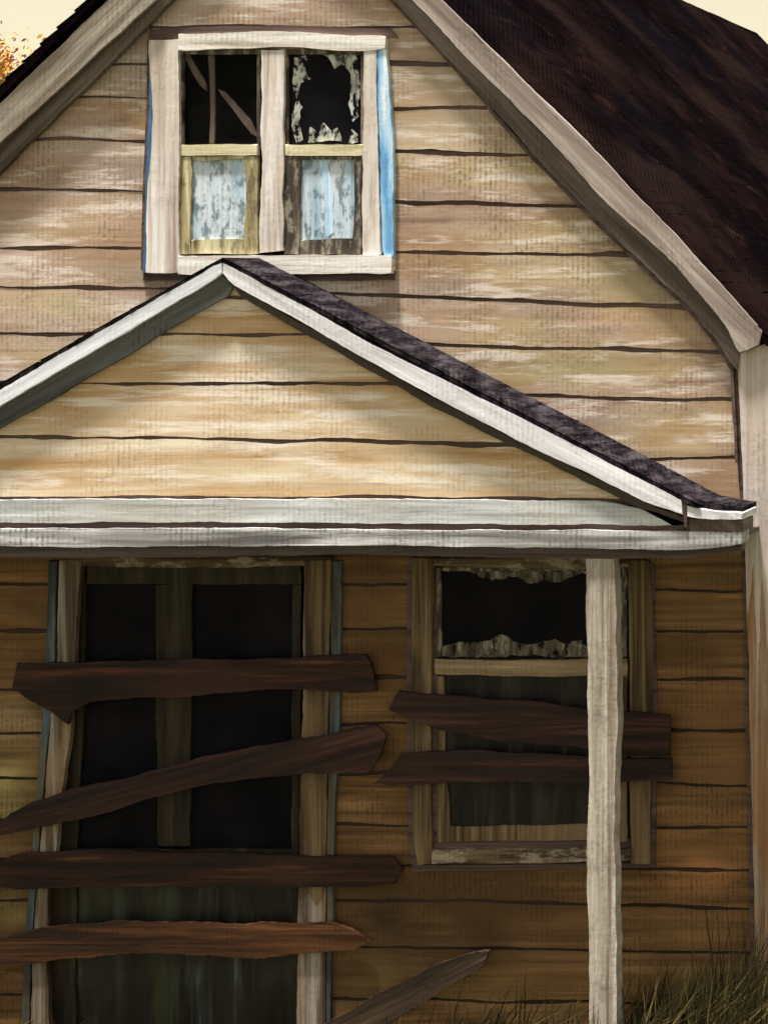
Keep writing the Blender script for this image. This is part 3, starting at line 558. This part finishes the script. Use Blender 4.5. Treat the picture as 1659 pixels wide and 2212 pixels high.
# ------------------------------------------------------------------ planks nailed over the openings
G = 'planks boarding up the door and window'
def plank(pts, yf, th, m, label, jit=3.5):
    o = slab('plank', pts, yf, th, m, None, jit=jit * 1.35, step=8, bevel=.006); tag(o, label, 'plank', G); return o
plank([(36, 1432), (160, 1434), (330, 1428), (560, 1422), (790, 1416), (806, 1450), (814, 1492), (770, 1496), (640, 1488), (480, 1500), (320, 1508), (190, 1516), (152, 1540), (146, 1566), (120, 1542), (88, 1524), (52, 1508), (24, 1486)],
      -.082, .03, plank_m, 'highest plank across the door, red-brown and level, its left end splintered downward')
plank([(-80, 1800), (0, 1776), (60, 1738), (150, 1706), (260, 1684), (400, 1646), (560, 1612), (700, 1590), (812, 1566), (834, 1592), (822, 1628), (800, 1668), (640, 1674), (480, 1690), (340, 1722), (200, 1766), (110, 1784), (0, 1806), (-80, 1826)],
      -.114, .03, plank_u_m, 'dark purple-brown plank slanting up across the door towards the window')
plank([(-80, 1872), (0, 1862), (60, 1842), (240, 1836), (480, 1846), (700, 1850), (846, 1852), (870, 1880), (850, 1912), (640, 1918), (380, 1914), (200, 1918), (60, 1920), (-80, 1914)],
      -.083, .03, plank_m, 'long brown plank lying level across the door just above the orange one')
plank([(-80, 2072), (0, 2030), (90, 2006), (240, 1992), (420, 1994), (600, 1998), (720, 1994), (764, 2010), (800, 2036), (760, 2054), (640, 2060), (560, 2074), (440, 2062), (300, 2060), (160, 2070), (60, 2084), (-80, 2104)],
      -.085, .033, plank_o_m, 'lowest level plank on the door, warm orange-brown with a pointed right end')
plank([(560, 2345), (700, 2214), (820, 2146), (940, 2084), (1020, 2058), (1056, 2056), (1040, 2092), (940, 2150), (850, 2212), (680, 2345)],
      -.130, .035, plank_e_m, 'grey-brown plank leaning steeply to the right of the door, its top under the window')
plank([(862, 1492), (900, 1498), (1100, 1512), (1290, 1534), (1446, 1546), (1446, 1636), (1340, 1632), (1240, 1612), (1080, 1600), (960, 1580), (880, 1556), (840, 1534)],
      -.104, .032, plank_d_m, 'upper of two dark maroon planks across the lower window behind the post')
plank([(866, 1628), (1000, 1622), (1200, 1630), (1340, 1640), (1450, 1640), (1452, 1686), (1330, 1690), (1150, 1692), (980, 1690), (900, 1696), (806, 1694), (838, 1664)],
      -.102, .032, plank_d_m, 'lower of two dark maroon planks across the window, its left end ragged')

# ------------------------------------------------------------------ grass and tree
bm = bmesh.new()
def blade(u, v, y, h, lean, w, mi):
    base = P(u, v, y); base.z = 0 if v is None else base.z
    base.z = max(base.z, 0); a = random.uniform(0, 6.28)
    side = Vector((math.cos(a) * .5 + .6, math.sin(a) * .5, 0)).normalized() * w
    dx = lean * h; prev = None
    dy = random.uniform(-.15, .15) * h
    for i in range(4):
        t = i / 3
        c = base + Vector((dx * t * t + dx * .4 * t, dy * t, h * t * (1 - .15 * t * abs(lean))))
        k = (1 - t) ** .7
        if i < 3: cur = [bm.verts.new(c - side * k), bm.verts.new(c + side * k)]
        else: cur = [bm.verts.new(c)]
        if prev:
            f = bm.faces.new((prev[0], prev[1], cur[1], cur[0]) if len(cur) == 2 else (prev[0], prev[1], cur[0])); f.material_index = mi
        prev = cur
def hmax(u):
    return interp(u, [(-100, .62), (40, .60), (120, .40), (700, .38), (860, .62), (1000, .86), (1250, .92), (1330, 1.0), (1500, 1.08), (1600, 1.2), (1660, 1.3)])
for i in range(5200):
    u = random.uniform(-120, 1720) if i % 2 else random.triangular(1300, 1720, 1560); y = random.uniform(-1.0, -.04)
    h = hmax(u) * random.uniform(.45, 1.0)
    if y < -.7: h *= .75
    blade(u, 2330 + 300, y, h, random.uniform(-.1, .8), random.uniform(.005, .014), 0 if random.random() < .8 else 1)
for i in range(120):
    u = random.triangular(1480, 1660, 1625); blade(u, 2700, random.uniform(-.35, -.1), random.uniform(.8, 1.45), random.uniform(-.1, .35), random.uniform(.006, .011), 0)
gr = finish('tall_grass', bm, [grass_d, grass_y]); tag(gr, 'dark olive and dry grass growing along the foot of the wall', 'grass', kind='stuff')

def tree(u, v, y, rx, rz, n, label):
    c = P(u, v, y); rt = bpy.data.objects.new('autumn_tree', None); COL.objects.link(rt); rt.location = (c.x, y, 0); tag(rt, label, 'tree')
    bm = bmesh.new()
    def limb(a, b, r0, r1):
        d = (b - a).normalized(); s = d.orthogonal().normalized(); q = d.cross(s); A = []; B = []
        for i in range(8):
            t = i * math.pi / 4; A.append(bm.verts.new(a + (s * math.cos(t) + q * math.sin(t)) * r0)); B.append(bm.verts.new(b + (s * math.cos(t) + q * math.sin(t)) * r1))
        for i in range(8): bm.faces.new((A[i], A[(i + 1) % 8], B[(i + 1) % 8], B[i]))
        bm.faces.new(A[::-1]); bm.faces.new(B)
    fork = Vector((c.x, y, c.z - rz * .9)); limb(Vector((c.x, y, 0)), fork, .2, .12); ends = []
    for i in range(13):
        a = i * 2.4; e = Vector((c.x + math.cos(a) * rx * random.uniform(.4, .8), y + math.sin(a) * rx * random.uniform(.3, .8), c.z + rz * random.uniform(-.5, .8)))
        m = fork.lerp(e, .5) + Vector((0, 0, .15)); limb(fork, m, .08, .045); limb(m, e, .045, .015); ends.append(e)
    finish('trunk', bm, trunk_m, rt)
    bm = bmesh.new()
    for i in range(n):
        e = random.choice(ends); p = e + Vector((random.gauss(0, .26), random.gauss(0, .26), random.gauss(0, .22))) * rx
        s = random.uniform(.016, .034); ax = Vector((random.gauss(0, 1), random.gauss(0, 1), random.gauss(0, 1))).normalized(); o = ax.orthogonal().normalized(); q = ax.cross(o)
        vs = [bm.verts.new(p + o * s * 1.3), bm.verts.new(p + q * s * .6), bm.verts.new(p - o * s * 1.3), bm.verts.new(p - q * s * .6)]
        f = bm.faces.new(vs); f.material_index = 0 if (p.z - c.z) / rz + random.gauss(0, .35) > .30 else 1
    finish('crown', bm, [leaf_o, leaf_y], rt)
tree(-108, 245, 9.0, 1.0, .75, 34000, 'orange and yellow-green autumn tree showing beyond the left roof edge')
